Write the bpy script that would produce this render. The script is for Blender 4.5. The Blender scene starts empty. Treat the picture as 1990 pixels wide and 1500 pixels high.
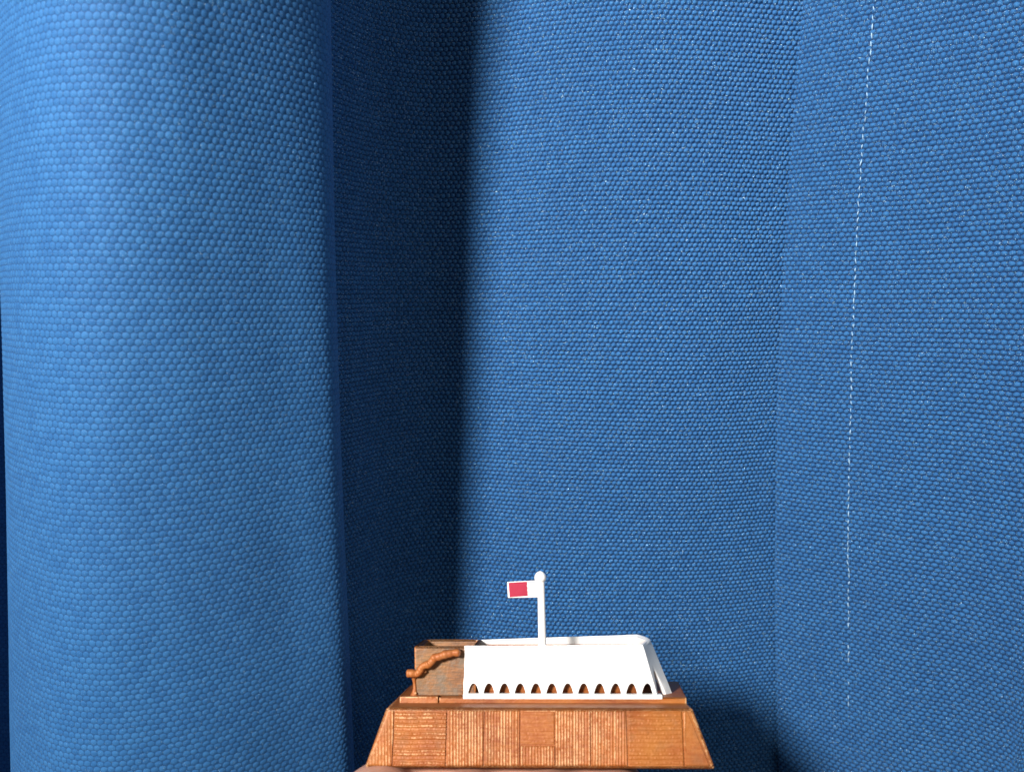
import bpy, bmesh, math, random
import numpy as np
from mathutils import Vector, Matrix

random.seed(7)
rng = np.random.default_rng(11)
MM = 0.001
scene = bpy.context.scene
COL = scene.collection

# ------------------------------------------------------------------ camera
W, H = 1990.0, 1500.0
FPX = 1495.0                      # focal length in photo pixels
PITCH = math.radians(6.5)         # looking slightly down
cam_d = bpy.data.cameras.new('camera')
cam = bpy.data.objects.new('camera', cam_d)
COL.objects.link(cam)
cam_d.sensor_width = 36.0
cam_d.lens = 36.0 * FPX / W
cam_d.clip_start = 0.005
cam_d.clip_end = 20
cam.location = (0, 0, 0)
cam.rotation_euler = (math.pi / 2 - PITCH, 0, 0)
cam_d.dof.use_dof = True
cam_d.dof.focus_distance = 0.202
cam_d.dof.aperture_fstop = 21.0
scene.camera = cam

RIGHT = Vector((1, 0, 0))
FWD = Vector((0, math.cos(PITCH), -math.sin(PITCH)))
UP = Vector((0, math.sin(PITCH), math.cos(PITCH)))

# ------------------------------------------------------------------ light
world = bpy.data.worlds.new('World')
scene.world = world
world.use_nodes = True
bg = world.node_tree.nodes['Background']
bg.inputs[0].default_value = (0.78, 0.90, 0.95, 1)
bg.inputs[1].default_value = 0.10

def lamp(name, loc, target, energy, size, color):
    d = bpy.data.lights.new(name, 'AREA')
    d.shape = 'DISK'
    d.size = size
    d.energy = energy
    d.color = color
    d.spread = math.radians(110)
    o = bpy.data.objects.new(name, d)
    COL.objects.link(o)
    o.location = loc
    v = Vector(target) - Vector(loc)
    o.rotation_euler = v.to_track_quat('-Z', 'Y').to_euler()
    return o

lamp('lamp', (-0.345, -0.380, 0.325), (0.02, 0.23, 0.12), 5.2, 0.118, (1.0, 0.965, 0.925))
lamp('fill_light', (0.75, -0.55, 0.45), (-0.02, 0.22, 0.0), 0.62, 0.60, (0.95, 1.0, 0.94))  # added soft fill lifting the shaded folds, standing in for room bounce

vs = scene.view_settings
vs.view_transform = 'Standard'
vs.look = 'None'
vs.exposure = 0.0
vs.gamma = 1.0
scene.cycles.max_bounces = 6

# ------------------------------------------------------------------ helpers
def tag(o, label=None, cat=None, group=None, kind=None):
    if label: o['label'] = label
    if cat: o['category'] = cat
    if group: o['group'] = group
    if kind: o['kind'] = kind
    return o

def obj(name, me, mat, parent=None, smooth=True):
    o = bpy.data.objects.new(name, me)
    COL.objects.link(o)
    if mat:
        me.materials.clear()
        me.materials.append(mat)
    if parent: o.parent = parent
    if smooth:
        me.polygons.foreach_set('use_smooth', [True] * len(me.polygons))
    return o

def grid_mesh(name, V, attrs=None):
    """V: (rows, cols, 3) array -> grid mesh."""
    R, C = V.shape[:2]
    idx = np.arange(R * C, dtype=np.int32).reshape(R, C)
    q = np.stack([idx[:-1, :-1], idx[:-1, 1:], idx[1:, 1:], idx[1:, :-1]], -1).reshape(-1)
    n = q.size // 4
    me = bpy.data.meshes.new(name)
    me.vertices.add(R * C)
    me.vertices.foreach_set('co', V.astype(np.float32).reshape(-1))
    me.loops.add(q.size)
    me.loops.foreach_set('vertex_index', q)
    me.polygons.add(n)
    me.polygons.foreach_set('loop_start', np.arange(0, n * 4, 4, dtype=np.int32))
    me.polygons.foreach_set('use_smooth', np.ones(n, dtype=bool))
    me.update(calc_edges=True)
    for k, a in (attrs or {}).items():
        if a.ndim == 3:
            t = me.attributes.new(k, 'FLOAT_VECTOR', 'POINT')
            t.data.foreach_set('vector', a.astype(np.float32).reshape(-1))
        else:
            t = me.attributes.new(k, 'FLOAT', 'POINT')
            t.data.foreach_set('value', a.astype(np.float32).reshape(-1))
    return me

def bm_mesh(name, bm):
    me = bpy.data.meshes.new(name)
    bmesh.ops.recalc_face_normals(bm, faces=bm.faces)
    bm.to_mesh(me)
    bm.free()
    return me

def auto_smooth(o, deg=35):
    """sharp edges stay sharp, the rest smooth"""
    me = o.data
    bm = bmesh.new(); bm.from_mesh(me)
    lim = math.radians(deg)
    for f in bm.faces: f.smooth = True
    for e in bm.edges:
        e.smooth = (len(e.link_faces) == 2 and e.calc_face_angle(0) < lim)
    bm.to_mesh(me); bm.free()

def hexa(pts, bevel=0.25, seg=2, cuts=0):
    """8 corner points: 4 bottom (ccw), 4 top (ccw)"""
    bm = bmesh.new()
    v = [bm.verts.new(p) for p in pts]
    for f in ((3, 2, 1, 0), (4, 5, 6, 7), (0, 1, 5, 4), (1, 2, 6, 5), (2, 3, 7, 6), (3, 0, 4, 7)):
        bm.faces.new([v[i] for i in f])
    if bevel:
        bmesh.ops.bevel(bm, geom=bm.edges[:], offset=bevel, segments=seg, profile=0.5, affect='EDGES')
    return bm

def lathe(bm, base, axis, prof, n=24):
    """prof: list of (t along axis, radius)"""
    axis = Vector(axis).normalized()
    a = axis.orthogonal().normalized(); b = axis.cross(a)
    rings = []
    for t, r in prof:
        c = Vector(base) + axis * t
        rings.append([bm.verts.new(c + (a * math.cos(k * 2 * math.pi / n) + b * math.sin(k * 2 * math.pi / n)) * max(r, 1e-4)) for k in range(n)])
    for i in range(len(rings) - 1):
        for k in range(n):
            bm.faces.new((rings[i][k], rings[i][(k + 1) % n], rings[i + 1][(k + 1) % n], rings[i + 1][k]))
    bm.faces.new(rings[0][::-1]); bm.faces.new(rings[-1])
    return bm

# ------------------------------------------------------------------ node helpers
class NT:
    def __init__(s, name):
        s.m = bpy.data.materials.new(name)
        s.m.use_nodes = True
        s.t = s.m.node_tree
        s.b = s.t.nodes['Principled BSDF']
    def n(s, typ, **kw):
        x = s.t.nodes.new(typ)
        for k, v in kw.items():
            if k.startswith('i_'):
                key = k[2:]
                x.inputs[int(key) if key.isdigit() else key].default_value = v
            else:
                setattr(x, k, v)
        return x
    def l(s, a, b): s.t.links.new(a, b)
    def attr(s, name):
        return s.n('ShaderNodeAttribute', attribute_name=name)
    def noise(s, vec, scale, detail=3, rough=0.5):
        x = s.n('ShaderNodeTexNoise')
        x.inputs['Scale'].default_value = scale
        x.inputs['Detail'].default_value = detail
        x.inputs['Roughness'].default_value = rough
        if vec is not None: s.l(vec, x.inputs['Vector'])
        return x.outputs['Fac']
    def ramp(s, fac, stops):
        x = s.n('ShaderNodeValToRGB')
        e = x.color_ramp.elements
        while len(e) < len(stops): e.new(0.5)
        for i, (p, c) in enumerate(stops):
            e[i].position = p
            e[i].color = c if len(c) == 4 else (*c, 1)
        s.l(fac, x.inputs['Fac'])
        return x.outputs['Color']
    def math(s, op, a, b=None, clamp=False):
        x = s.n('ShaderNodeMath', operation=op, use_clamp=clamp)
        for i, v in enumerate((a, b)):
            if v is None: continue
            if isinstance(v, (int, float)): x.inputs[i].default_value = v
            else: s.l(v, x.inputs[i])
        return x.outputs[0]
    def mix(s, fac, a, b, mode='MIX'):
        x = s.n('ShaderNodeMix', data_type='RGBA', blend_type=mode)
        for sock, v in ((x.inputs['Factor'], fac), (x.inputs['A'], a), (x.inputs['B'], b)):
            if isinstance(v, (int, float)): sock.default_value = v
            elif isinstance(v, tuple): sock.default_value = v if len(v) == 4 else (*v, 1)
            else: s.l(v, sock)
        return x.outputs['Result']

def mapping(nt, vec, scale):
    x = nt.n('ShaderNodeMapping')
    x.inputs['Scale'].default_value = scale
    nt.l(vec, x.inputs['Vector'])
    return x.outputs[0]

# ------------------------------------------------------------------ materials
def mat_cloth():
    nt = NT('blue_woven_cloth')
    uv = nt.attr('weave').outputs['Vector']           # (knots along the row, rows, 0)
    kn = nt.attr('knot').outputs['Fac']               # random value per knot
    amp = nt.attr('relief').outputs['Fac']            # how high the weave stands
    sp = nt.n('ShaderNodeSeparateXYZ'); nt.l(uv, sp.inputs[0])
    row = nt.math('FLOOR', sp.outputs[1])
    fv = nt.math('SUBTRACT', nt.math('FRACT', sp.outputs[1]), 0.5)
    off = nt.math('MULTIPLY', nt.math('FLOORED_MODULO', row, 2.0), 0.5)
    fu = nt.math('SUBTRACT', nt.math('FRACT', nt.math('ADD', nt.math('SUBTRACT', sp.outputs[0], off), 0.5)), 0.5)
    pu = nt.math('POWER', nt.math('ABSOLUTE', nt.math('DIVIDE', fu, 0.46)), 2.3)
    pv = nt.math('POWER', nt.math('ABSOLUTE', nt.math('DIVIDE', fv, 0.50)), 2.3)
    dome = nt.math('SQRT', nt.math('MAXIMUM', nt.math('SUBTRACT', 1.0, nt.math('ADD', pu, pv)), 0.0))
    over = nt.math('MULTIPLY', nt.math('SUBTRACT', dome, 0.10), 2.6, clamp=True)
    yarn = nt.noise(mapping(nt, uv, (0.4, 4.5, 1)), 1.0, 4, 0.6)
    c1 = nt.ramp(yarn, [(0.3, (0.015, 0.096, 0.268)), (0.7, (0.026, 0.138, 0.352))])
    c2 = nt.mix(nt.math('MULTIPLY', kn, 0.55), c1, (0.044, 0.190, 0.435, 1))
    wash = nt.noise(mapping(nt, uv, (0.03, 0.035, 1)), 1.0, 3, 0.5)
    c2 = nt.mix(nt.math('MULTIPLY', wash, 0.42), c2, (0.019, 0.082, 0.225, 1))
    # shade in the gaps between the floats, put into the colour as darker navy
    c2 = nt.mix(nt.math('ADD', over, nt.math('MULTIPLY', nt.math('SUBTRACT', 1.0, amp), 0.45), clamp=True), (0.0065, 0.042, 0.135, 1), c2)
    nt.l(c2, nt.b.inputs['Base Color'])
    nt.b.inputs['Roughness'].default_value = 0.68
    nt.b.inputs['Specular IOR Level'].default_value = 0.22
    nt.b.inputs['Sheen Weight'].default_value = 0.12
    nt.b.inputs['Sheen Roughness'].default_value = 0.45
    nt.b.inputs['Sheen Tint'].default_value = (0.55, 0.78, 1.0, 1)
    f1 = nt.noise(mapping(nt, uv, (4.5, 12.0, 1)), 1.0, 3, 0.6)
    f2 = nt.noise(mapping(nt, uv, (1.6, 1.4, 1)), 5.0, 2, 0.5)
    h = nt.math('ADD', nt.math('MULTIPLY', nt.math('MULTIPLY', dome, amp), 3.2), nt.math('ADD', nt.math('MULTIPLY', f1, 0.6), nt.math('MULTIPLY', f2, 0.5)))
    bp = nt.n('ShaderNodeBump')
    bp.inputs['Strength'].default_value = 0.7
    bp.inputs['Distance'].default_value = 0.00015
    nt.l(h, bp.inputs['Height'])
    nt.l(bp.outputs[0], nt.b.inputs['Normal'])
    # shiny filaments: a few smooth facets of yarn that catch the lamp
    vo = nt.n('ShaderNodeTexVoronoi'); vo.inputs['Scale'].default_value = 3.2
    nt.l(mapping(nt, uv, (1.6, 1.7, 1)), vo.inputs['Vector'])
    sel = nt.n('ShaderNodeSeparateColor'); nt.l(vo.outputs['Color'], sel.inputs[0])
    m1 = nt.math('GREATER_THAN', sel.outputs[0], 0.76)
    m2 = nt.math('LESS_THAN', vo.outputs['Distance'], 0.33)
    mask = nt.math('MULTIPLY', nt.math('MULTIPLY', m1, m2), amp)
    gl = nt.n('ShaderNodeBsdfGlossy'); gl.inputs['Roughness'].default_value = 0.28
    gl.inputs['Color'].default_value = (0.60, 0.82, 1.0, 1)
    b2 = nt.n('ShaderNodeBump'); b2.inputs['Strength'].default_value = 1.0
    b2.inputs['Distance'].default_value = 0.0006
    nt.l(f2, b2.inputs['Height'])
    nt.l(b2.outputs[0], gl.inputs['Normal'])
    mx = nt.n('ShaderNodeMixShader')
    nt.l(nt.math('MULTIPLY', mask, 0.75), mx.inputs[0])
    nt.l(nt.b.outputs[0], mx.inputs[1]); nt.l(gl.outputs[0], mx.inputs[2])
    out = nt.t.nodes['Material Output']
    nt.l(mx.outputs[0], out.inputs['Surface'])
    return nt.m

def mat_copper(name, cols, grime_c, grime_k, worn=0.85, brush=(0.64, 0.37, 0.18, 1)):
    """painted brown-copper plastic, dry-brushed with cream and gold on what stands proud"""
    nt = NT(name)
    tc = nt.n('ShaderNodeTexCoord').outputs['Object']
    ra = nt.attr('raise').outputs['Fac']
    big = nt.noise(tc, 70, 3, 0.55)
    base = nt.ramp(big, [(0.30, cols[0]), (0.52, cols[1]), (0.75, cols[2])])
    streak = nt.noise(mapping(nt, tc, (0.35, 1, 2.6)), 900, 3, 0.6)
    c = nt.mix(nt.math('MULTIPLY', nt.ramp(streak, [(0.42, (0, 0, 0)), (0.62, (1, 1, 1))]), 0.35), base, (0.46, 0.18, 0.05, 1))
    grime = nt.noise(tc, 260, 4, 0.65)
    c = nt.mix(nt.math('MULTIPLY', nt.ramp(grime, [(0.50, (0, 0, 0)), (0.66, (1, 1, 1))]), grime_k), c, grime_c)
    # dry brush
    br = nt.noise(tc, 2300, 2, 0.6)
    br2 = nt.noise(tc, 420, 2, 0.5)
    k = nt.math('MULTIPLY', ra, nt.math('ADD', nt.math('MULTIPLY', br, 1.0), nt.math('MULTIPLY', br2, 0.9)))
    km = nt.ramp(k, [(0.76, (0, 0, 0)), (1.20, (1, 1, 1))])
    c = nt.mix(nt.math('MULTIPLY', km, worn), c, brush)
    nt.l(c, nt.b.inputs['Base Color'])
    nt.b.inputs['Metallic'].default_value = 0.12
    nt.b.inputs['Roughness'].default_value = 0.5
    nt.b.inputs['Specular IOR Level'].default_value = 0.35
    fine = nt.noise(tc, 1400, 3, 0.6)
    bp = nt.n('ShaderNodeBump'); bp.inputs['Strength'].default_value = 0.5
    bp.inputs['Distance'].default_value = 0.00015
    nt.l(fine, bp.inputs['Height']); nt.l(bp.outputs[0], nt.b.inputs['Normal'])
    return nt.m

def mat_plain(name, col, rough=0.4, spec=0.5, bump=0.0, sss=0.0, var=0.0):
    nt = NT(name)
    tc = nt.n('ShaderNodeTexCoord').outputs['Object']
    nz = nt.noise(tc, 180, 4, 0.6)
    dark = tuple(x * (1 - var) for x in col)
    nt.l(nt.ramp(nz, [(0.35, dark), (0.65, col)]), nt.b.inputs['Base Color'])
    nt.b.inputs['Roughness'].default_value = rough
    nt.b.inputs['Specular IOR Level'].default_value = spec
    if sss:
        nt.b.inputs['Subsurface Weight'].default_value = sss
        nt.b.inputs['Subsurface Radius'].default_value = (1.0, 0.45, 0.3)
        nt.b.inputs['Subsurface Scale'].default_value = 0.0025
    if bump:
        bp = nt.n('ShaderNodeBump'); bp.inputs['Strength'].default_value = bump
        bp.inputs['Distance'].default_value = 0.0002
        nt.l(nt.noise(tc, 900, 3, 0.6), bp.inputs['Height'])
        nt.l(bp.outputs[0], nt.b.inputs['Normal'])
    return nt.m

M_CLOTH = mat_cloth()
M_COPPER = mat_copper('brown_copper_paint', ((0.220, 0.055, 0.013), (0.315, 0.088, 0.016), (0.365, 0.122, 0.019)), (0.22, 0.105, 0.045, 1), 0.30)
M_BLOCK = mat_copper('weathered_copper_paint', ((0.120, 0.042, 0.016), (0.155, 0.072, 0.030), (0.215, 0.120, 0.040)), (0.150, 0.115, 0.080, 1), 0.7, 0.9, (0.46, 0.15, 0.035, 1))
M_RIDGE = mat_copper('orange_copper_paint', ((0.27, 0.075, 0.020), (0.36, 0.105, 0.026), (0.42, 0.150, 0.034)), (0.25, 0.14, 0.07, 1), 0.3)
M_WHITE = mat_plain('white_plastic', (0.86, 0.85, 0.83), 0.38, 0.5, 0.12, 0.0, 0.03)
M_RED = mat_plain('red_paint', (0.40, 0.014, 0.048), 0.55, 0.4, 0.25, 0.0, 0.12)
M_THREAD = mat_plain('pale_thread', (0.38, 0.58, 0.78), 0.45, 0.5, 0.4, 0.0, 0.15)
M_SKIN = mat_plain('skin', (0.62, 0.33, 0.235), 0.5, 0.4, 0.5, 0.25, 0.18)
M_NAIL = mat_plain('nail', (0.70, 0.42, 0.34), 0.3, 0.5, 0.0, 0.2, 0.05)

# ------------------------------------------------------------------ curtain
def px_ray(px, py):
    return FWD + RIGHT * ((px - W / 2) / FPX) + UP * ((H / 2 - py) / FPX)

def col_pt(px, py, Y):
    """where the ray through a photo pixel meets the upright plane y = Y mm: X, Z in mm"""
    d = px_ray(px, py)
    return d.x / d.y * Y, d.z / d.y * Y

def catmull(P, n_per):
    """P (k,m) -> dense rows"""
    k = len(P)
    out = []
    for i in range(k - 1):
        p0 = P[max(i - 1, 0)]; p1 = P[i]; p2 = P[i + 1]; p3 = P[min(i + 2, k - 1)]
        t = np.linspace(0, 1, n_per, endpoint=False)[:, None]
        out.append(0.5 * ((2 * p1) + (-p0 + p2) * t + (2 * p0 - 5 * p1 + 4 * p2 - p3) * t ** 2 + (-p0 + 3 * p1 - 3 * p2 + p3) * t ** 3))
    out.append(P[-1:])
    return np.concatenate(out)

PX_, PY_ = 1.62, 1.40       # knot pitch along a row, row pitch (mm)

def hash01(i, j, s):
    x = np.sin(i * 127.1 + j * 311.7 + s * 74.7) * 43758.5453
    return x - np.floor(x)

def weave(u, v, pitch):
    """height 0..1 of a plain weave and one random value per knot"""
    best = np.full(u.shape, -1.0); rnd = np.zeros(u.shape)
    j0 = np.floor(v / PY_)
    for dj in (-1, 0, 1):
        j = j0 + dj
        off = 0.5 * np.mod(j, 2)
        # rows wander a little
        i = np.round(u / pitch - off)
        for di in (-1, 0, 1):
            ii = i + di
            cu = (ii + off) * pitch
            cv = (j + .5) * PY_
            du = (u - cu) / (0.48 * pitch); dv = (v - cv) / (0.54 * PY_)
            lift = (hash01(ii, j, 5) - .5) * 0.26
            r2 = np.abs(du) ** 2.3 + np.abs(dv) ** 2.3
            h = np.sqrt(np.clip(1 - r2, 0, 1)) + lift * (r2 < 1) * np.clip(1 - r2, 0, 1)
            up = h > best
            best = np.where(up, h, best)
            rnd = np.where(up, hash01(ii, j, 6), rnd)
    # weft yarn running through under the knots
    base = 0.12 + 0.12 * np.cos(2 * np.pi * (v / PY_ - .5))
    return np.maximum(best, base), rnd, np.clip((best - base) / 0.30, 0, 1)   # 1 on the floats, 0 on the crossing yarn

def smooth_noise(x, y, seed, n=6):
    r = np.random.default_rng(seed)
    s = np.zeros(np.broadcast(x, y).shape)
    for k in range(n):
        a, b = r.normal(size=2); p = r.uniform(0, 6.28)
        s += np.sin(a * x + b * y + p)
    return s / n

def cloth_sheet(name, controls, du, zf, zc, parent, seed, fine_px, amp=0.75, pitchf=None, gaps=(), soft=None):
    """controls: list of (px at top, px at middle, px at bottom, Y mm at top, mid, bottom)."""
    ys = (0, 750, 1500)
    prof = []
    for c in controls:
        row = []
        for k in range(3):
            Yk = c[3 + k]
            X, Z = col_pt(c[k], ys[k], Yk)
            row += [X, Z, Yk]
        prof.append(row)
    P = np.array(prof, float)                       # (k, 9)
    D = catmull(P, 60)
    mid = D[:, [3, 5]]
    s = np.concatenate([[0], np.cumsum(np.hypot(*np.diff(mid, axis=0).T))])
    pxm = W / 2 + FPX * D[:, 3] / D[:, 5]
    # sample spacing: fine where it can be seen, coarse elsewhere
    sc = s[::60]                      # arc length at each control
    lo, hi = sc[fine_px[0]], sc[fine_px[1]]
    gaps = [(sc[a], sc[b]) for a, b in gaps]
    isfine = lambda x: lo - 1 <= x <= hi + 1 and not any(a < x < b for a, b in gaps)
    ss = [0.0]
    while ss[-1] < s[-1]:
        x = ss[-1]
        ss.append(x + ((0.43 if soft and x < sc[soft[0]] else du) if isfine(x) else 2.5))
    u = np.array(ss[:-1])
    Di = np.stack([np.interp(u, s, D[:, k]) for k in range(9)], 1)
    # heights
    zs = [zc[0]]
    while zs[-1] < zc[1]:
        z = zs[-1]
        zs.append(z + (0.325 if zf[0] <= z <= zf[1] else 3.5))
    z = np.array(zs)
    # X and Y as quadratics of Z through the three heights
    z0, z1, z2 = Di[:, 1], Di[:, 4], Di[:, 7]
    Zg = np.clip(z, -175, 125)[:, None]
    L0 = (Zg - z1) * (Zg - z2) / ((z0 - z1) * (z0 - z2))
    L1 = (Zg - z0) * (Zg - z2) / ((z1 - z0) * (z1 - z2))
    L2 = (Zg - z0) * (Zg - z1) / ((z2 - z0) * (z2 - z1))
    X = L0 * Di[:, 0] + L1 * Di[:, 3] + L2 * Di[:, 6]
    Y = L0 * Di[:, 2] + L1 * Di[:, 5] + L2 * Di[:, 8]
    Zm = np.repeat(z[:, None], len(u), 1)
    U = np.repeat(u[None, :], len(z), 0)
    # gentle unevenness of the hanging cloth
    Y = Y + 0.9 * smooth_noise(U * 0.035, Zm * 0.022, seed) + 0.30 * smooth_noise(U * 0.16, Zm * 0.10, seed + 1)
    B = np.stack([X, Y, Zm], -1)
    # normals
    Tu = np.gradient(B, axis=1); Tv = np.gradient(B, axis=0)
    N = np.cross(Tu, Tv); N /= np.linalg.norm(N, axis=-1, keepdims=True) + 1e-9   # facing the camera
    pitch = PX_ if pitchf is None else pitchf
    Uw = U + 1.1 * smooth_noise(Zm * 0.045, U * 0.05, seed + 3) + 0.34 * smooth_noise(Zm * 1.7, U * 1.3, seed + 8, 11)
    Vw = Zm + 0.9 * smooth_noise(U * 0.035, Zm * 0.03, seed + 4) + 0.30 * smooth_noise(U * 1.5, Zm * 1.6, seed + 9, 11)
    h, r, ov = weave(Uw, Vw, pitch)
    a = amp * np.ones_like(h)
    if soft: a = a * (1 - soft[2] * np.clip((sc[soft[1]] - u) / (sc[soft[1]] - sc[soft[0]]), 0, 1))[None, :]
    coarse_u = np.array([not isfine(x) for x in u])[None, :]
    coarse_z = ((z < zf[0]) | (z > zf[1]))[:, None]
    afull = a
    a = np.where(coarse_u | coarse_z, 0.0, a)
    h = h + 0.10 * (rng.random(h.shape) - .5)
    V = (B + N * (a * (h - .5))[..., None]) * MM
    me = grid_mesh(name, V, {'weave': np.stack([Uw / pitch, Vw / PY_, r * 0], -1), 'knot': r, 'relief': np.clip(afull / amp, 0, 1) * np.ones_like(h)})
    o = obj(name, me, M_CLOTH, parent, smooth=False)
    return o, B, u, z, N

curtain = bpy.data.objects.new('curtain', None)
COL.objects.link(curtain)
tag(curtain, 'blue woven fabric curtain hanging in deep folds behind the small building model', 'curtain')

# (px top, mid, bottom ; Y top, mid, bottom)
main_ctl = [
    (-1700, -1700, -1650, 235, 235, 235),
    (-1350, -1350, -1330, 190, 190, 190),
    (-950, -950, -930, 168, 168, 168),
    (-520, -520, -500, 178, 178, 178),
    (-260, -260, -250, 215, 215, 215),
    (-95, -90, -80, 246, 246, 246),
    (20, 30, 45, 252, 252, 250),
    (70, 75, 90, 236, 236, 236),
    (40, 50, 65, 208, 210, 212),
    (-6, 8, 24, 184, 190, 196),
    (8, 20, 36, 168, 175, 183),
    (80, 90, 105, 157, 164.5, 172.5),
    (190, 197, 208, 154, 161.5, 170),
    (320, 325, 335, 157.5, 165.3, 173.5),
    (440, 446, 460, 165.0, 172.6, 180.1),
    (540, 552, 574, 173.6, 181.3, 188.8),
    (598, 610, 636, 180.2, 186.6, 194),
    (630, 645, 673, 185.2, 191, 198),
    (640, 657, 687, 190, 195.5, 202.5),
    (639, 657, 687, 197, 202, 209),
    (628, 645, 676, 206, 213, 217),
    (630, 650, 680, 220, 226, 230),
    (668, 686, 710, 231, 234, 237),
    (735, 750, 770, 243, 246, 248),
    (830, 840, 850, 250, 254, 255),
    (930, 930, 935, 249, 252, 254),
    (1080, 1075, 1070, 242, 245, 249),
    (1240, 1230, 1225, 238, 241.5, 250),
    (1370, 1345, 1340, 238, 241.8, 252),
    (1460, 1430, 1425, 239.5, 244.3, 255),
    (1530, 1490, 1490, 241.5, 247.3, 258),
    (1620, 1570, 1570, 243, 249, 260),
    (1710, 1660, 1660, 243, 249, 260),
]
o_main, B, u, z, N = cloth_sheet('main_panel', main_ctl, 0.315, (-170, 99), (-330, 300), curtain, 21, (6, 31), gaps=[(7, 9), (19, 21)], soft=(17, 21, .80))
hem_ctl = [
    (1610, 1566, 1566, 242.0, 247.8, 258.0),
    (1580, 1534, 1535, 241.8, 247.4, 257.6),
    (1566, 1519, 1521, 241.4, 247.0, 257.2),
    (1561, 1514, 1516, 240.7, 246.2, 256.4),
    (1566, 1519, 1521, 239.8, 245.2, 255.2),
    (1600, 1556, 1557, 236.2, 241.8, 250.0),
    (1700, 1658, 1652, 228, 234, 239),
    (1800, 1760, 1750, 219, 225, 229),
    (1900, 1870, 1860, 211, 217, 222),
    (2000, 1975, 1950, 203, 208, 214),
    (2080, 2050, 1985, 198, 203, 210),
    (2180, 2150, 2020, 199, 205, 222),
    (2300, 2300, 2150, 210, 216, 240),
    (2600, 2600, 2500, 225, 228, 240),
    (3000, 3000, 2900, 225, 225, 225),
    (3500, 3500, 3400, 225, 225, 225),
]
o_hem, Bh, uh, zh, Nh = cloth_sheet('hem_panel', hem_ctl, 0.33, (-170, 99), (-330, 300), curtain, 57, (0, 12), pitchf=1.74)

print('curtain verts', len(o_main.data.vertices), len(o_hem.data.vertices))

# seam: one row of pale stitches down the hem
def hem_at(px, zz):
    """point on the hem sheet under the photo column px at height zz (mm)"""
    r = int(np.argmin(np.abs(zh - zz)))
    row = Bh[r]
    x = row[:, 0]; y = row[:, 1]
    dep = y * math.cos(PITCH) - row[:, 2] * math.sin(PITCH)
    p = W / 2 + FPX * x / dep
    lo_ = int(np.argmin(p[:60]))
    k = lo_ + int(np.argmin(np.abs(p[lo_:lo_ + 400] - px)))
    return Vector(row[k]), Vector(Nh[r, k])

stitch_path = [(0, 1706), (130, 1692), (330, 1673), (560, 1660), (800, 1653), (1000, 1650), (1250, 1648), (1500, 1650)]
def seam_px(zz):
    py = 750 - (zz / 228.0 + math.tan(PITCH)) / (1) * FPX * 0.985
    return float(np.interp(py, [a for a, _ in stitch_path], [b for _, b in stitch_path])), py
def stitch_mesh(seed):
    r = random.Random(seed)
    bm = bmesh.new()
    n = 8
    prev = None
    L = 1.75
    rings = []
    for i in range(7):
        t = i / 6
        rad = 0.16 * math.sin(math.pi * min(max(t, 0.06), 0.94)) ** 0.5
        c = Vector((r.uniform(-.03, .03), -0.05 - 0.20 * math.sin(math.pi * t), (t - .5) * L))
        rings.append([bm.verts.new((c + Vector((math.cos(a) * rad, math.sin(a) * rad, 0))) * MM) for a in [k * 2 * math.pi / n for k in range(n)]])
    for i in range(6):
        for k in range(n):
            bm.faces.new((rings[i][k], rings[i][(k + 1) % n], rings[i + 1][(k + 1) % n], rings[i + 1][k]))
    bm.faces.new(rings[0][::-1]); bm.faces.new(rings[-1])
    return bm_mesh('stitch', bm)
st_me = [stitch_mesh(k) for k in range(4)]
for m in st_me:
    m.materials.append(M_THREAD)
    m.polygons.foreach_set('use_smooth', [True] * len(m.polygons))
zz = 112.0; k = 0
while zz > -150:
    px, py = seam_px(zz)
    if zz < -95 and random.random() < (-95 - zz) / 70:
        zz -= 2.6; k += 1
        continue
    p, nn = hem_at(px, zz)
    p2, _ = hem_at(seam_px(zz - 3)[0], zz - 3)
    o = bpy.data.objects.new('stitch', st_me[k % 4]); COL.objects.link(o); o.parent = curtain
    dirv = (p - p2).normalized()
    ang = math.atan2(dirv.x, dirv.z) + random.uniform(-.28, .28)
    yaw = math.atan2(nn.x, -nn.y)
    o.rotation_euler = (0, ang, yaw)
    q_ = random.uniform(.75, 1.15)
    o.scale = (q_, 1, random.uniform(.65, 1.1))
    o.location = (p + nn * random.uniform(.08, .30) + Vector((random.uniform(-.12, .12), 0, 0))) * MM
    zz -= 2.35 + random.uniform(-.25, .25); k += 1

# ------------------------------------------------------------------ model frame
VPX, VPY = 1045.0, 1090.0
yM = (FWD + RIGHT * ((VPX - W / 2) / FPX) + UP * ((H / 2 - VPY) / FPX)).normalized()
ROLL = math.radians(0.2)
xr = RIGHT * math.cos(ROLL) + UP * math.sin(ROLL)
xM = (xr - yM * xr.dot(yM)).normalized()
zM = xM.cross(yM).normalized()
D0 = 158.0
OM = px_ray(1050, 1493) * D0                       # mm, world
RM = Matrix((xM, yM, zM)).transposed()             # columns
RMi = RM.transposed()
camM = RMi @ (-OM)

def rayM(px, py):
    return RMi @ px_ray(px, py)

def P(px, py, y):
    d = rayM(px, py)
    t = (y - camM.y) / d.y
    return camM + d * t

def G(px, py, zz_):
    d = rayM(px, py)
    t = (zz_ - camM.z) / d.z
    return camM + d * t

def plane_hit(px, py, y0, slope):
    """meets the leaning plane y = y0 + slope*z"""
    d = rayM(px, py)
    t = (y0 + slope * camM.z - camM.y) / (d.y - slope * d.z)
    return camM + d * t

model = bpy.data.objects.new('building_model', None)
COL.objects.link(model)
model.matrix_world = Matrix.Translation(OM * MM) @ RM.to_4x4()
tag(model, 'small souvenir building model with copper brown base, white arched shell and red and white flag', 'souvenir model')

def mm_mesh(name, bm):
    bmesh.ops.scale(bm, vec=(MM, MM, MM), verts=bm.verts[:])
    return bm_mesh(name, bm)

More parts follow.
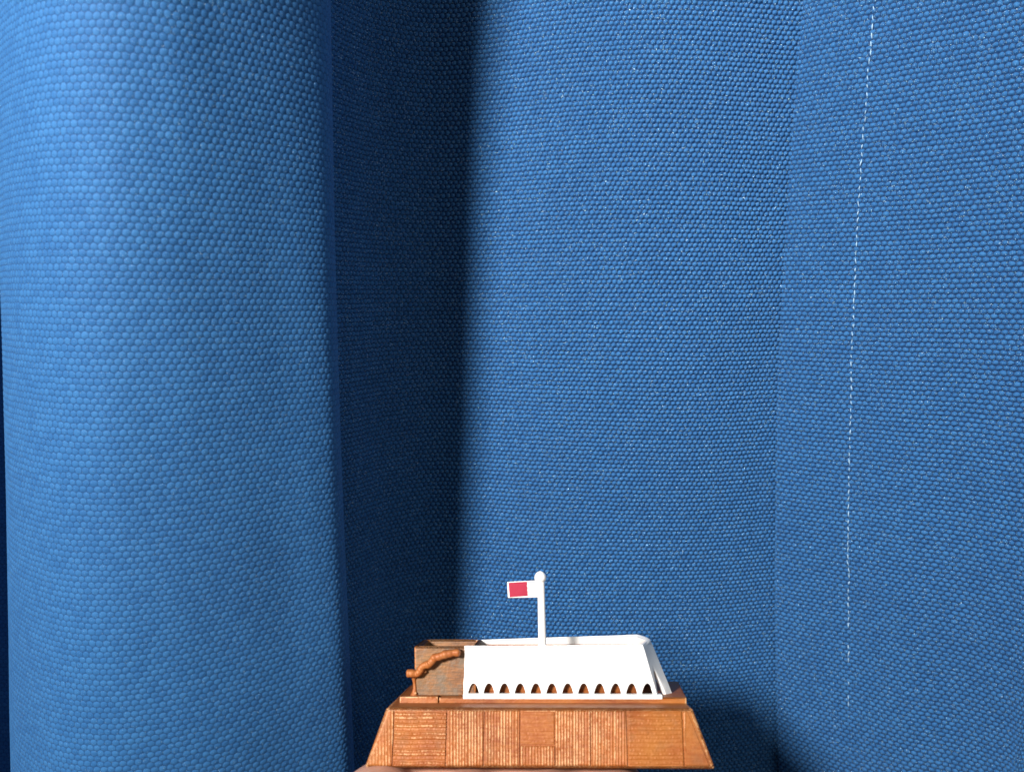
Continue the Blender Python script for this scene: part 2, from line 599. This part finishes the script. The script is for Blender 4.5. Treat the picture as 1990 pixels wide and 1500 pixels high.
def part(name, bm, mat, parent=None, deg=35, raise_=None, worn=None):
    nedge = 0
    if worn:
        nedge = len(bm.verts)
        big = [f for f in bm.faces if f.calc_area() > 2.0]
        bmesh.ops.inset_individual(bm, faces=big, thickness=worn, use_even_offset=True)
    me = mm_mesh(name, bm)
    o = obj(name, me, mat, parent or model)
    auto_smooth(o, deg)
    if mat in (M_COPPER, M_BLOCK, M_RIDGE):
        a = o.data.attributes.new('raise', 'FLOAT', 'POINT')
        base_r = 0.42 if raise_ is None else raise_
        a.data.foreach_set('value', [1.0 if i < nedge else base_r for i in range(len(o.data.vertices))])
    return o

# ---- base block (frustum)
zt = P(1050, 1376, 2.0).z
SL = 2.0 / zt
bl, br_ = P(708, 1492, 0), P(1391, 1493, 0)
tl, tr = P(751, 1377, 2.0), P(1346, 1373, 2.0)
zt = (tl.z + tr.z) / 2
print('base w', br_.x - bl.x, 'h', zt, 'bottom z', bl.z, br_.z)
BD = 37.0
bm = hexa([(bl.x, 0, 0), (br_.x, 0, 0), (br_.x - .5, BD, 0), (bl.x + .5, BD, 0),
           (tl.x, 2.0, zt), (tr.x, 2.0, zt), (tr.x, BD - 4, zt), (tl.x, BD - 4, zt)], 0.55, 3)
base = part('base', bm, M_COPPER, raise_=0.55, worn=.3)

def hfield(name, x0, x1, y0, y1, fn, parent, nx, ny, clip=None, proud=0.28, mat=M_COPPER):
    """raised panel on the front of the base, laid out on its leaning face; fn(a,b,px,py) -> (height 0..1, raise)"""
    V = np.zeros((ny + 2, nx + 2, 3)); Rz = np.zeros((ny + 2, nx + 2))
    nrm = Vector((0, -1, SL)).normalized()
    for j in range(ny + 2):
        b = min(max((j - 1) / (ny - 1), 0), 1)
        for i in range(nx + 2):
            a = min(max((i - 1) / (nx - 1), 0), 1)
            py = y1 + (y0 - y1) * b
            xa, xb = x0, x1
            if clip: xa, xb = clip(py)
            sh = (py - 1378) * 0.00016
            px = xa + (xb - xa) * a
            px += (px - 1050) * sh
            h, r = fn(a, b, px, py)
            edge = (i == 0 or j == 0 or i == nx + 1 or j == ny + 1)
            q = plane_hit(px, py, 0, SL)
            q = q + nrm * (-0.05 if edge else 0.12 + proud * h)
            V[j, i] = q; Rz[j, i] = r if not edge else 0
    me = grid_mesh(name, V * MM, {'raise': Rz})
    o = obj(name, me, mat, parent, smooth=False)
    return o

def vribs(pitch, ph=0.0, sharp=1.0, seed=0, fade=None):
    r = np.random.default_rng(seed)
    jit = r.uniform(-.08, .08, 400); hj = r.uniform(.75, 1.1, 400)
    def f(a, b, px, py):
        t = (px / pitch + ph)
        k = int(math.floor(t)); c = t - k - .5 + jit[k % 400]
        s = max(0.0, 1 - (abs(c) * 2) ** 1.7)
        wv = 0.85 + .15 * math.sin(py * .31 + k * 1.9) + .1 * math.sin(py * .83 + k * 2.7)
        h = 0.35 + 0.75 * s * hj[k % 400] * wv
        rr = s * hj[k % 400] * 1.05
        if fade: rr *= fade(px, py); 
        e = min(a, 1 - a, ) 
        return h, rr
    return f

def hribs(pitch, seed=0, gain=1.0):
    r = np.random.default_rng(seed)
    jit = r.uniform(-.16, .16, 400); hj = r.uniform(.45, 1.15, 400)
    def f(a, b, px, py):
        t = py / pitch + .06 * math.sin(px * .09 + seed) + .03 * math.sin(px * .41)
        k = int(math.floor(t)); c = t - k - .5 + jit[k % 400]
        s = max(0.0, 1 - (abs(c) * 2) ** 2.0)
        wv = 0.8 + .22 * math.sin(px * .22 + k * 2.1) * math.sin(px * .57 + k) + .22 * math.sin(px * 1.7 + k * 4.1) * math.sin(px * 2.9 + k)
        h = 0.35 + 0.8 * s * hj[k % 400] * wv
        return h, s * hj[k % 400] * gain
    return f

T0, T1 = 1380.5, 1487.0
def left_edge(py):      # sloping left outline of the front
    return 755 + (py - 1378) / (1492 - 1378) * (711 - 755)
def right_edge(py):
    return 1341 + (py - 1374) / (1492 - 1374) * (1386 - 1341)
seed = 5
hfield('panel', 0, 0, T0, T1, vribs(5.9, .2, seed=1), model, 64, 30,
       clip=lambda py: (left_edge(py) + 6, 766))
hfield('panel', 768.5, 868, T0, T1, hribs(7.9, 2, 0.88), model, 110, 100)
hfield('panel', 873, 940.5, T0, T1, vribs(5.8, .1, seed=3), model, 80, 30)
hfield('panel', 943, 1009.5, T0, T1, vribs(5.8, .4, seed=4), model, 80, 30)
hfield('panel', 1011.5, 1077, 1383, 1446, hribs(7.6, 5, 0.62), model, 40, 60, proud=0.10)
hfield('panel', 1011.5, 1077, 1449, T1, vribs(5.8, .7, seed=6), model, 80, 12)
hfield('panel', 1079.5, 1145.5, T0, T1, vribs(5.8, .1, seed=7), model, 80, 30)
hfield('panel', 1148, 1215.5, T0 + .5, T1 + .5, vribs(5.8, .5, seed=8, fade=lambda px, py: .93), model, 80, 30)
hfield('panel', 1220, 1324, T0 + .5, T1 + 1, hribs(8.3, 9, 0.66), model, 60, 100, proud=0.2)
def plain_end(a, b, px, py):
    e = max(0.0, 1 - abs(px - 1330.5) / 2.2)
    w_ = .5 + .25 * math.sin(px * .9 + py * .07) + .25 * math.sin(py * .23 + px * .3)
    return .4 + .5 * e + .08 * w_, max(e * 1.0, .52 + .12 * w_)
hfield('panel', 0, 0, T0 + 1, T1 + 1, plain_end, model, 50, 30,
       clip=lambda py: (1327.5, right_edge(py) - 9 - (py - 1374) * .02), proud=0.14)

# ---- plates of the second step
zp = P(1000, 1354.5, 8).z
pl = P(777, 1360, 8).x; pm = P(852.5, 1360, 8).x; pr = P(1334, 1360, 8).x
prb = G(1309, 1322, zp); plb = G(806, 1332, zp)
print('plate z', zp, 'back', prb, plb)
yb = 31.0
bm = hexa([(pl, 7.6, zt - .3), (pm - .12, 7.6, zt - .3), (pm - .12, yb, zt - .3), (plb.x - 1, yb, zt - .3),
           (pl, 7.8, zp + .12), (pm - .12, 7.8, zp + .12), (pm - .12, yb, zp + .12), (plb.x - 1, yb, zp + .12)], 0.16, 2)
part('step_plate', bm, M_COPPER, raise_=0.5, worn=.22)
bm = hexa([(pm + .12, 7.9, zt - .3), (pr, 7.9, zt - .3), (prb.x + .8, yb, zt - .3), (pm + .12, yb, zt - .3),
           (pm + .12, 8.0, zp), (pr, 8.0, zp), (prb.x + .8, yb, zp), (pm + .12, yb, zp)], 0.16, 2)
part('step_plate', bm, M_COPPER, raise_=0.55, worn=.22)

# ---- brown block: hollow tray on the left, low core inside the white shell
def leanblock(y):   # front of block
    return y
zk = P(850, 1256, 10.5).z
kx0t = P(805, 1256, 10.5).x; kx0b = P(806.5, 1349, 9.8).x
kx1 = P(925, 1300, 10).x
yk = G(870, 1242.5, zk).y
print('block top z', zk, 'back y', yk)
def tray(x0b, x0t, x1, yf0, yf1, yb0, z0, z1, wall, depth, bev=.22):
    bm = bmesh.new()
    def ring(x0, xa, ya, y2, z_):
        return [bm.verts.new(p) for p in ((x0, ya, z_), (xa, ya, z_), (xa, y2, z_), (x0, y2, z_))]
    A = ring(x0b, x1, yf0, yb0, z0)
    Bm_ = ring(x0t, x1, yf1, yb0, z1)
    Cc = ring(x0t + wall * 1.3, x1 - wall, yf1 + wall, yb0 - wall, z1)
    Dd = ring(x0t + wall * 1.9, x1 - wall, yf1 + wall * 1.2, yb0 - wall * 1.4, z1 - depth)
    bm.faces.new(A[::-1])
    for r1, r2 in ((A, Bm_), (Bm_, Cc), (Cc, Dd)):
        for k in range(4):
            bm.faces.new((r1[k], r1[(k + 1) % 4], r2[(k + 1) % 4], r2[k]))
    bm.faces.new(Dd)
    es = [e for e in bm.edges if all(abs(v.co.z - z0) > .01 or True for v in e.verts)]
    bmesh.ops.bevel(bm, geom=es, offset=bev, segments=2, profile=.5, affect='EDGES')
    return bm
bm = tray(kx0b, kx0t, kx1, 9.8, 10.5, yk, zp - .2, zk, 0.75, 3.2)
part('block', bm, M_BLOCK, raise_=0.5, worn=.35)
kx2 = P(1246, 1256, 13).x
zcore = G(1000, 1251.5, 0).z
zcore = P(1000, 1251.3, yk - 1.6).z
bm = tray(kx1 + .05, kx1 + .05, kx2, 11.3, 11.3, yk - 1.6, zp - .2, zcore, 0.6, 2.5, .12)
part('core', bm, M_COPPER, raise_=0.25)

# ---- rocky ridge running up the block
ridge = [(790, 1308, 6.6), (800, 1307.6, 6.2), (810, 1308.5, 5.9), (816, 1303, 6.0), (820.5, 1295, 6.1), (827, 1291.6, 6.0), (834, 1289.5, 6.4),
         (840, 1283.5, 6.6), (845, 1277.5, 6.6), (854, 1275.2, 6.6), (864, 1271.5, 6.6), (874, 1269.4, 6.3), (884, 1267.6, 6.0), (895, 1268, 6.2)]
R3 = catmull(np.array([[*P(a, b, 9.0), c * .5 / FPX * 166 * 2.35] for a, b, c in ridge]), 7)
bm = bmesh.new(); rings = []
n = 14
rr = random.Random(3)
for i, q in enumerate(R3):
    c = Vector(q[:3]); rad = q[3] * (1 + .05 * math.sin(i * .37) + .04 * math.sin(i * .81 + 1))
    t = Vector(R3[min(i + 1, len(R3) - 1)][:3]) - Vector(R3[max(i - 1, 0)][:3]); t.normalize()
    side = Vector((0, -1, 0)); up_ = t.cross(side).normalized()
    end = min(i, len(R3) - 1 - i)
    e = min(1.0, (.45, .75, .92, 1)[min(end, 3)])
    rings.append([bm.verts.new(c + (side * math.copysign(abs(math.cos(a)) ** .6, math.cos(a)) * 1.5 + up_ * math.copysign(abs(math.sin(a)) ** .75, math.sin(a))) * rad * e) for a in [k * 2 * math.pi / n for k in range(n)]])
for i in range(len(rings) - 1):
    for k in range(n):
        bm.faces.new((rings[i][k], rings[i][(k + 1) % n], rings[i + 1][(k + 1) % n], rings[i + 1][k]))
bm.faces.new(rings[0][::-1]); bm.faces.new(rings[-1])
part('ridge', bm, M_RIDGE, deg=80, raise_=0.7)
# support below the overhanging end, and two small knobs
bm = bmesh.new()
pts = [(804, 1312, .8), (804.5, 1320, .42), (805.5, 1328, .33), (806, 1336, .38), (805.5, 1344, .6), (805, 1350, .9)]
pr3 = [(P(a, b, 9.9), c) for a, b, c in pts]
n = 12; rings = []
for c, rad in pr3:
    rings.append([bm.verts.new(c + Vector((math.cos(a), math.sin(a), 0)) * rad) for a in [k * 2 * math.pi / n for k in range(n)]])
for i in range(len(rings) - 1):
    for k in range(n):
        bm.faces.new((rings[i][k], rings[i][(k + 1) % n], rings[i + 1][(k + 1) % n], rings[i + 1][k]))
bm.faces.new(rings[0]); bm.faces.new(rings[-1][::-1])
part('bracket', bm, M_RIDGE, deg=80, raise_=0.6)
for (a, b, y, r_) in ((826, 1304.5, 9.2, .32), (807.5, 1346.5, 9.3, .30)):
    bm = bmesh.new()
    bmesh.ops.create_icosphere(bm, subdivisions=2, radius=r_, matrix=Matrix.Translation(P(a, b, y)))
    part('knob', bm, M_COPPER, deg=90, raise_=1.0)

# ---- white shell
WY0, WY1 = 8.9, 9.65
zw1 = P(1080, 1254, WY1).z
WS = (WY1 - WY0) / (zw1 - zp)
def wallpt(px, py, dep=0):
    q = plane_hit(px, py, WY0 - WS * zp, WS)
    return q + Vector((0, 1, -WS)).normalized() * dep
centers = [920.2, 950.2, 980.4, 1011, 1041.6, 1072.6, 1103.4, 1134.4, 1165.4, 1196.6, 1227.8, 1258.4]
def strip_wall(name, xs, low, top, mapf, thick, mat, rows=6):
    """wall laid out in vertical strips between a lower and an upper line"""
    bm = bmesh.new()
    cols = []
    for x in xs:
        l, t = low(x), top(x)
        fr, bk = [], []
        for k in range(rows + 1):
            f = k / rows
            p = (x, l + (t - l) * f)
            e = 0.09 if k in (0, rows) else 0.0
            q0 = mapf(p[0], p[1], 0.0); q1 = mapf(p[0], p[1], thick)
            ext = (q1 - q0).normalized()
            fr.append(bm.verts.new(q0 + ext * e)); bk.append(bm.verts.new(q1 - ext * e))
            # rounded rim: pull the row next to the rim close to it
        cols.append((fr, bk))
    for i in range(len(cols) - 1):
        (f0, b0), (f1_, b1_) = cols[i], cols[i + 1]
        for k in range(rows):
            bm.faces.new((f0[k], f1_[k], f1_[k + 1], f0[k + 1]))
            bm.faces.new((b0[k], b0[k + 1], b1_[k + 1], b1_[k]))
        bm.faces.new((f0[0], b0[0], b1_[0], f1_[0]))
        bm.faces.new((f0[rows], f1_[rows], b1_[rows], b0[rows]))
    for fr, bk in (cols[0], cols[-1]):
        for k in range(rows):
            bm.faces.new((fr[k], fr[k + 1], bk[k + 1], bk[k]))
    return part(name, bm, mat, model, 50)

def arch_low(centers, hw, base_, crown, foot=None, pw=1.9):
    def f(x):
        for c in centers:
            if abs(x - c) <= hw:
                t = abs(x - c) / hw
                return base_ + (crown - base_) * (1 - t ** pw)
        return foot if foot is not None else base_
    return f
xs = [0.0]
for c in centers:
    xs += [c - 10.85] + [c + 10.79 * t for t in np.linspace(-1, 1, 15)] + [c + 10.85]
xs = sorted(set([900.0] + [x for x in xs if x > 0] + [1240.0, 1277.5, 910, 905] + [1264, 1270]))
def wmap(a, b, d):
    # slanted sides: the wall narrows towards its top
    f = (1354.0 - b) / 100.0
    xl = 900.0 + 3.0 * min(1, f * 1.4) + .5 * math.sin(f * 17) 
    xr = 1277.5 - 28.0 * f
    g = (a - 900.0) / 377.5
    lin = xl + (xr - xl) * g
    keep = max(0.0, min(1.0, (f - .27) / .2)) # arches stay upright
    edge = max(0.0, (a - 1262) / 15.5)
    px = lin if a > 1277 else a + (lin - a) * max(keep, 0)
    if a <= 900.01: px = xl
    return wallpt(px, b, d)
strip_wall('shell_wall', xs, arch_low(centers, 10.8, 1346, 1327.2, 1354.0, 2.3), lambda x: 1254.6 - 2.0 * (x - 900) / 350, wmap, 1.1, M_WHITE, 14)
# sill strip along the foot of the arches
a0 = P(900, 1350, 8.2); a1 = P(1287, 1352, 8.2)
bm = hexa([(a0.x, 7.75, zp - .34), (a1.x, 7.75, zp - .34), (a1.x, 9.9, zp + .003), (a0.x, 9.9, zp + .003),
           (a0.x, 7.95, zp + .66), (a1.x, 7.95, zp + .60), (a1.x, 9.9, zp + .60), (a0.x, 9.9, zp + .66)], 0.16, 2)
part('sill', bm, M_WHITE, deg=50)

# slanted end wall with its arch, two bays turning back
zwt = zw1
def endbay(fb, ft, kb, kt, ah, thick=1.0):
    """front-bottom, front-top, back-bottom, back-top corners"""
    fb, ft, kb, kt = map(Vector, (fb, ft, kb, kt))
    nrm = ((kb - fb).cross(ft - fb)).normalized()
    def mp(s_, t, d):
        return (fb * (1 - s_) + kb * s_) * (1 - t) + (ft * (1 - s_) + kt * s_) * t - nrm * d
    return strip_wall('end_wall', [0, .02] + list(.34 + .27 * np.linspace(-1, 1, 15)) + [.8, .9, 1], arch_low([.34], .271, 0.0, ah), lambda x: 1.0, mp, thick, M_WHITE, 8)
FB = wallpt(1278, 1355); FB.z = zp + .02
FT = wallpt(1249.5, 1252.7)
KB = G(1306, 1346, zp + .02); KT = P(1263.5, 1243, KB.y + 2.2)
KT.z = zw1 + .75
print('end', FB, FT, KB, KT)
endbay(FB, FT, KB, KT, .47)
CB = Vector((KB.x - 3.5, yk + 1.0, zp + .02)); CT = G(1243, 1233.0, zw1 + 1.0); CT.y = yk + .2; CT.x = KT.x - 1.6
CT.z = P(1243, 1233, CT.y).z
endbay(KB, KT, CB, CT, .47)
# back wall of the shell
LB = P(921, 1243, yk + .2)
def backpt(s, t, d):
    xa = LB.x + (CT.x - LB.x) * s
    ztop = LB.z + (CT.z - LB.z) * min(1, (s * 1.05) ** .9)
    xb = LB.x + (CB.x - LB.x) * s
    x = xb + (xa - xb) * t
    y = (CB.y + (CT.y - CB.y) * t)
    return Vector((x, y - d, (zp + .02) * (1 - t) + ztop * t))
bc_ = [.05 + i * .0795 for i in range(12)]
bx = sorted(set([0.0, 1.0] + [c + .026 * t for c in bc_ for t in np.linspace(-1, 1, 9)]))
strip_wall('shell_wall', bx, arch_low(bc_, .026, 0.0, .25), lambda x: 1.0, backpt, 1.0, M_WHITE, 5)
# lip along the top of the back wall, round onto the corner
bm = bmesh.new()
lip = [backpt(s, 1, .55) for s in np.linspace(.93, 1, 3)] + [Vector((KT.x * .65 + CT.x * .35, KT.y * .6 + CT.y * .4, KT.z * .6 + CT.z * .4)), KT + Vector((-.5, 0, -.15)), FT * .45 + KT * .55 + Vector((-.45, 0, -.2)), FT + Vector((-.5, .5, -.42))]
LP = catmull(np.array([list(v) for v in lip]), 4)
n = 12; rings = []
for i, q in enumerate(LP):
    t = Vector(LP[min(i + 1, len(LP) - 1)] - LP[max(i - 1, 0)]).normalized()
    up_ = Vector((0, 0, 1)); sd = t.cross(up_).normalized(); up2 = sd.cross(t)
    rad = .62
    rings.append([bm.verts.new(Vector(q) + (sd * math.cos(a) * 1.0 + up2 * math.sin(a) * .75) * rad - up2 * .35) for a in [k * 2 * math.pi / n for k in range(n)]])
for i in range(len(rings) - 1):
    for k in range(n):
        bm.faces.new((rings[i][k], rings[i][(k + 1) % n], rings[i + 1][(k + 1) % n], rings[i + 1][k]))
bm.faces.new(rings[0][::-1]); bm.faces.new(rings[-1])
part('lip', bm, M_WHITE, deg=80)

# ---- flagpole with ball and flag
YP = 10.5
pb = P(1054, 1256, YP); pt = P(1051.3, 1128, YP - .6)
ax = pt - pb
bm = bmesh.new()
r0 = 8.0 / FPX * 170; r1 = 7.2 / FPX * 168
L = ax.length
lathe(bm, pb - ax.normalized() * 1.5, ax, [(0, r0), (1.5, r0), (L * .5 + 1.5, (r0 + r1) / 2), (L + 1.5, r1)], 28)
pole = part('flagpole', bm, M_WHITE, deg=50)
bm = bmesh.new()
bc = P(1050, 1121.5, YP - .6)
R = 12.1 / FPX * 170
prof = [(-R * .92, .02)] + [(R * -math.cos(a), R * math.sin(a) * (1.0 - .10 * max(0, -math.cos(a)))) for a in np.linspace(.5, math.pi - .22, 14)] + [(R * 1.03, .12), (R * 1.05, .01)]
lathe(bm, bc, ax, prof, 28)
part('finial', bm, M_WHITE, deg=60)
f1 = P(985.5, 1130.2, YP - 1.1); f2 = P(1050, 1127, YP - .6); f3 = P(1050, 1160.3, YP - .6); f4 = P(987, 1161.3, YP - 1.1)
def slab4(c, th, bev):
    a, b, c_, d = map(Vector, c)
    nn = (b - a).cross(d - a).normalized()
    if nn.y > 0: nn = -nn
    h = nn * th / 2
    return hexa([d + h, c_ + h, c_ - h, d - h, a + h, b + h, b - h, a - h], bev, 2)
flag = part('flag', slab4((f1, f2, f3, f4), 1.1, .15), M_WHITE, deg=50)
g1 = P(988.3, 1131.6, YP - 1.62); g2 = P(1024.5, 1129.8, YP - 1.42); g3 = P(1026.2, 1157.4, YP - 1.42); g4 = P(990.3, 1160.2, YP - 1.62)
bm = bmesh.new()
# painted field with a slightly ragged inner edge
front = []
edge = [(1023.8, 1129.8), (1024.8, 1134), (1023.9, 1138), (1025.3, 1142), (1024.6, 1146), (1025.6, 1150), (1025.2, 1153), (1026.0, 1157.4)]
loop = [(988.3, 1131.8)] + edge + [(990.4, 1160.0), (989.6, 1150)]
def yy(px): return YP - 1.70 + (px - 988) / 62 * .5
top_ = [bm.verts.new(P(a, b, yy(a))) for a, b in loop]
bot_ = [bm.verts.new(P(a, b, yy(a) + .2)) for a, b in loop]
bm.faces.new(top_); bm.faces.new(bot_[::-1])
for i in range(len(loop)):
    bm.faces.new((top_[i], top_[(i + 1) % len(loop)], bot_[(i + 1) % len(loop)], bot_[i]))
part('red_field', bm, M_RED, flag)

# ------------------------------------------------------------------ hand below the model
def capsule(bm, pts, n=16):
    rings = []
    C = catmull(np.array(pts, float), 6)
    first, last = C[0], C[-1]
    seq = []
    t0 = Vector((C[0] - C[1])[:3]).normalized(); t1 = Vector((C[-1] - C[-2])[:3]).normalized()
    for a in (80, 60, 40, 20):
        a = math.radians(a); seq.append((Vector(first[:3]) + t0 * first[3] * math.sin(a), first[3] * math.cos(a)))
    for q in C: seq.append((Vector(q[:3]), q[3]))
    for a in (20, 40, 60, 80):
        a = math.radians(a); seq.append((Vector(last[:3]) + t1 * last[3] * math.sin(a), last[3] * math.cos(a)))
    for i, (c, r) in enumerate(seq):
        t = (seq[min(i + 1, len(seq) - 1)][0] - seq[max(i - 1, 0)][0]).normalized()
        a = t.orthogonal().normalized()
        ref = Vector((0, 0, 1)) if abs(t.z) < .9 else Vector((0, 1, 0))
        a = t.cross(ref).normalized(); b = a.cross(t)
        rings.append([bm.verts.new(c + (a * math.cos(k * 2 * math.pi / n) + b * math.sin(k * 2 * math.pi / n)) * r) for k in range(n)])
    for i in range(len(rings) - 1):
        for k in range(n):
            bm.faces.new((rings[i][k], rings[i][(k + 1) % n], rings[i + 1][(k + 1) % n], rings[i + 1][k]))
    bm.faces.new(rings[0][::-1]); bm.faces.new(rings[-1])

# left hand reaching in from below the camera, palm up, fingers pointing away under the base
# (model frame, mm; the base underside is z = 0): index, middle, ring, little
fingers = [
    [(-28, -30, -12.5, 9.4), (-32, -6, -10.2, 10.2), (-33.2, 3, -10.0, 10.6), (-32, 20, -10, 8.6), (-31, 34, -10.8, 7.6), (-30, 45, -12.4, 6.8)],
    [(-11, -30, -11.5, 9.4), (-14.5, -2, -9.7, 9.0), (-14, 24, -8.8, 8.2), (-13.5, 42, -10.2, 7.4), (-13, 54, -12.2, 6.7)],
    [(6, -30, -12, 9.2), (2.5, -4, -9.7, 8.9), (3, 20, -8.6, 8.0), (3, 37, -9.6, 7.1), (3, 49, -11.5, 6.4)],
    [(21, -34, -13, 8.6), (16.5, -12, -9.6, 8.3), (16, 2, -8.6, 7.9), (16.5, 18, -8.0, 6.6), (16, 28, -9.4, 5.8)],
]
bm = bmesh.new()
for f in fingers: capsule(bm, f)
capsule(bm, [(-30, 8, -9.6, 8.8), (-15, 9, -9.6, 9.0), (0, 9, -9.5, 8.9), (14, 9, -9.3, 8.6)])   # flesh of the fingers pressed together
for f, dx in zip(fingers, (-17, -6, 5, 15)):
    k = f[0]
    capsule(bm, [(k[0], k[1] + 4, k[2] - .5, 9.2), (k[0] * .95, k[1] - 22, k[2] - 9, 11.5), (dx, k[1] - 52, k[2] - 19, 13), (dx * .7, -116, -46, 13.5)])
capsule(bm, [(-14, -112, -42, 13), (-30, -88, -34, 14), (-48, -62, -28, 10.8), (-62, -38, -24, 9.2), (-70, -20, -21, 7.8)])   # thumb
capsule(bm, [(12, -112, -46, 15), (21, -86, -38, 13.5), (23, -58, -28, 10.5)])
capsule(bm, [(-9, -104, -43, 16), (-7, -150, -66, 19), (-5, -260, -120, 28)])
capsule(bm, [(9, -104, -43, 16), (8, -150, -66, 19), (12, -260, -120, 28)])
me = mm_mesh('hand', bm)
tmp = bpy.data.objects.new('tmp', me); COL.objects.link(tmp)
rm = tmp.modifiers.new('r', 'REMESH'); rm.mode = 'VOXEL'; rm.voxel_size = 0.0011; rm.use_smooth_shade = True
sm = tmp.modifiers.new('s', 'SMOOTH'); sm.factor = .5; sm.iterations = 7
dg = bpy.context.evaluated_depsgraph_get()
hm = bpy.data.meshes.new_from_object(tmp.evaluated_get(dg), depsgraph=dg)
bpy.data.objects.remove(tmp)
hand = obj('hand', hm, M_SKIN)
hand.matrix_world = model.matrix_world.copy()
tag(hand, 'bare hand holding the building model up from below its base', 'hand')
# fingernails (on the far side of the fingertips, facing down)
for f in fingers:
    t = f[-1]
    bm = bmesh.new()
    bmesh.ops.create_uvsphere(bm, u_segments=16, v_segments=8, radius=1.0)
    bmesh.ops.scale(bm, vec=(t[3] * .72, 5.6, 1.1), verts=bm.verts[:])
    bmesh.ops.translate(bm, vec=(t[0], t[1] + .5, t[2] - t[3] + .55), verts=bm.verts[:])
    part('fingernail', bm, M_NAIL, hand, 80)
print('tris', sum(len(o.data.polygons) * 2 for o in bpy.data.objects if o.type == 'MESH'))
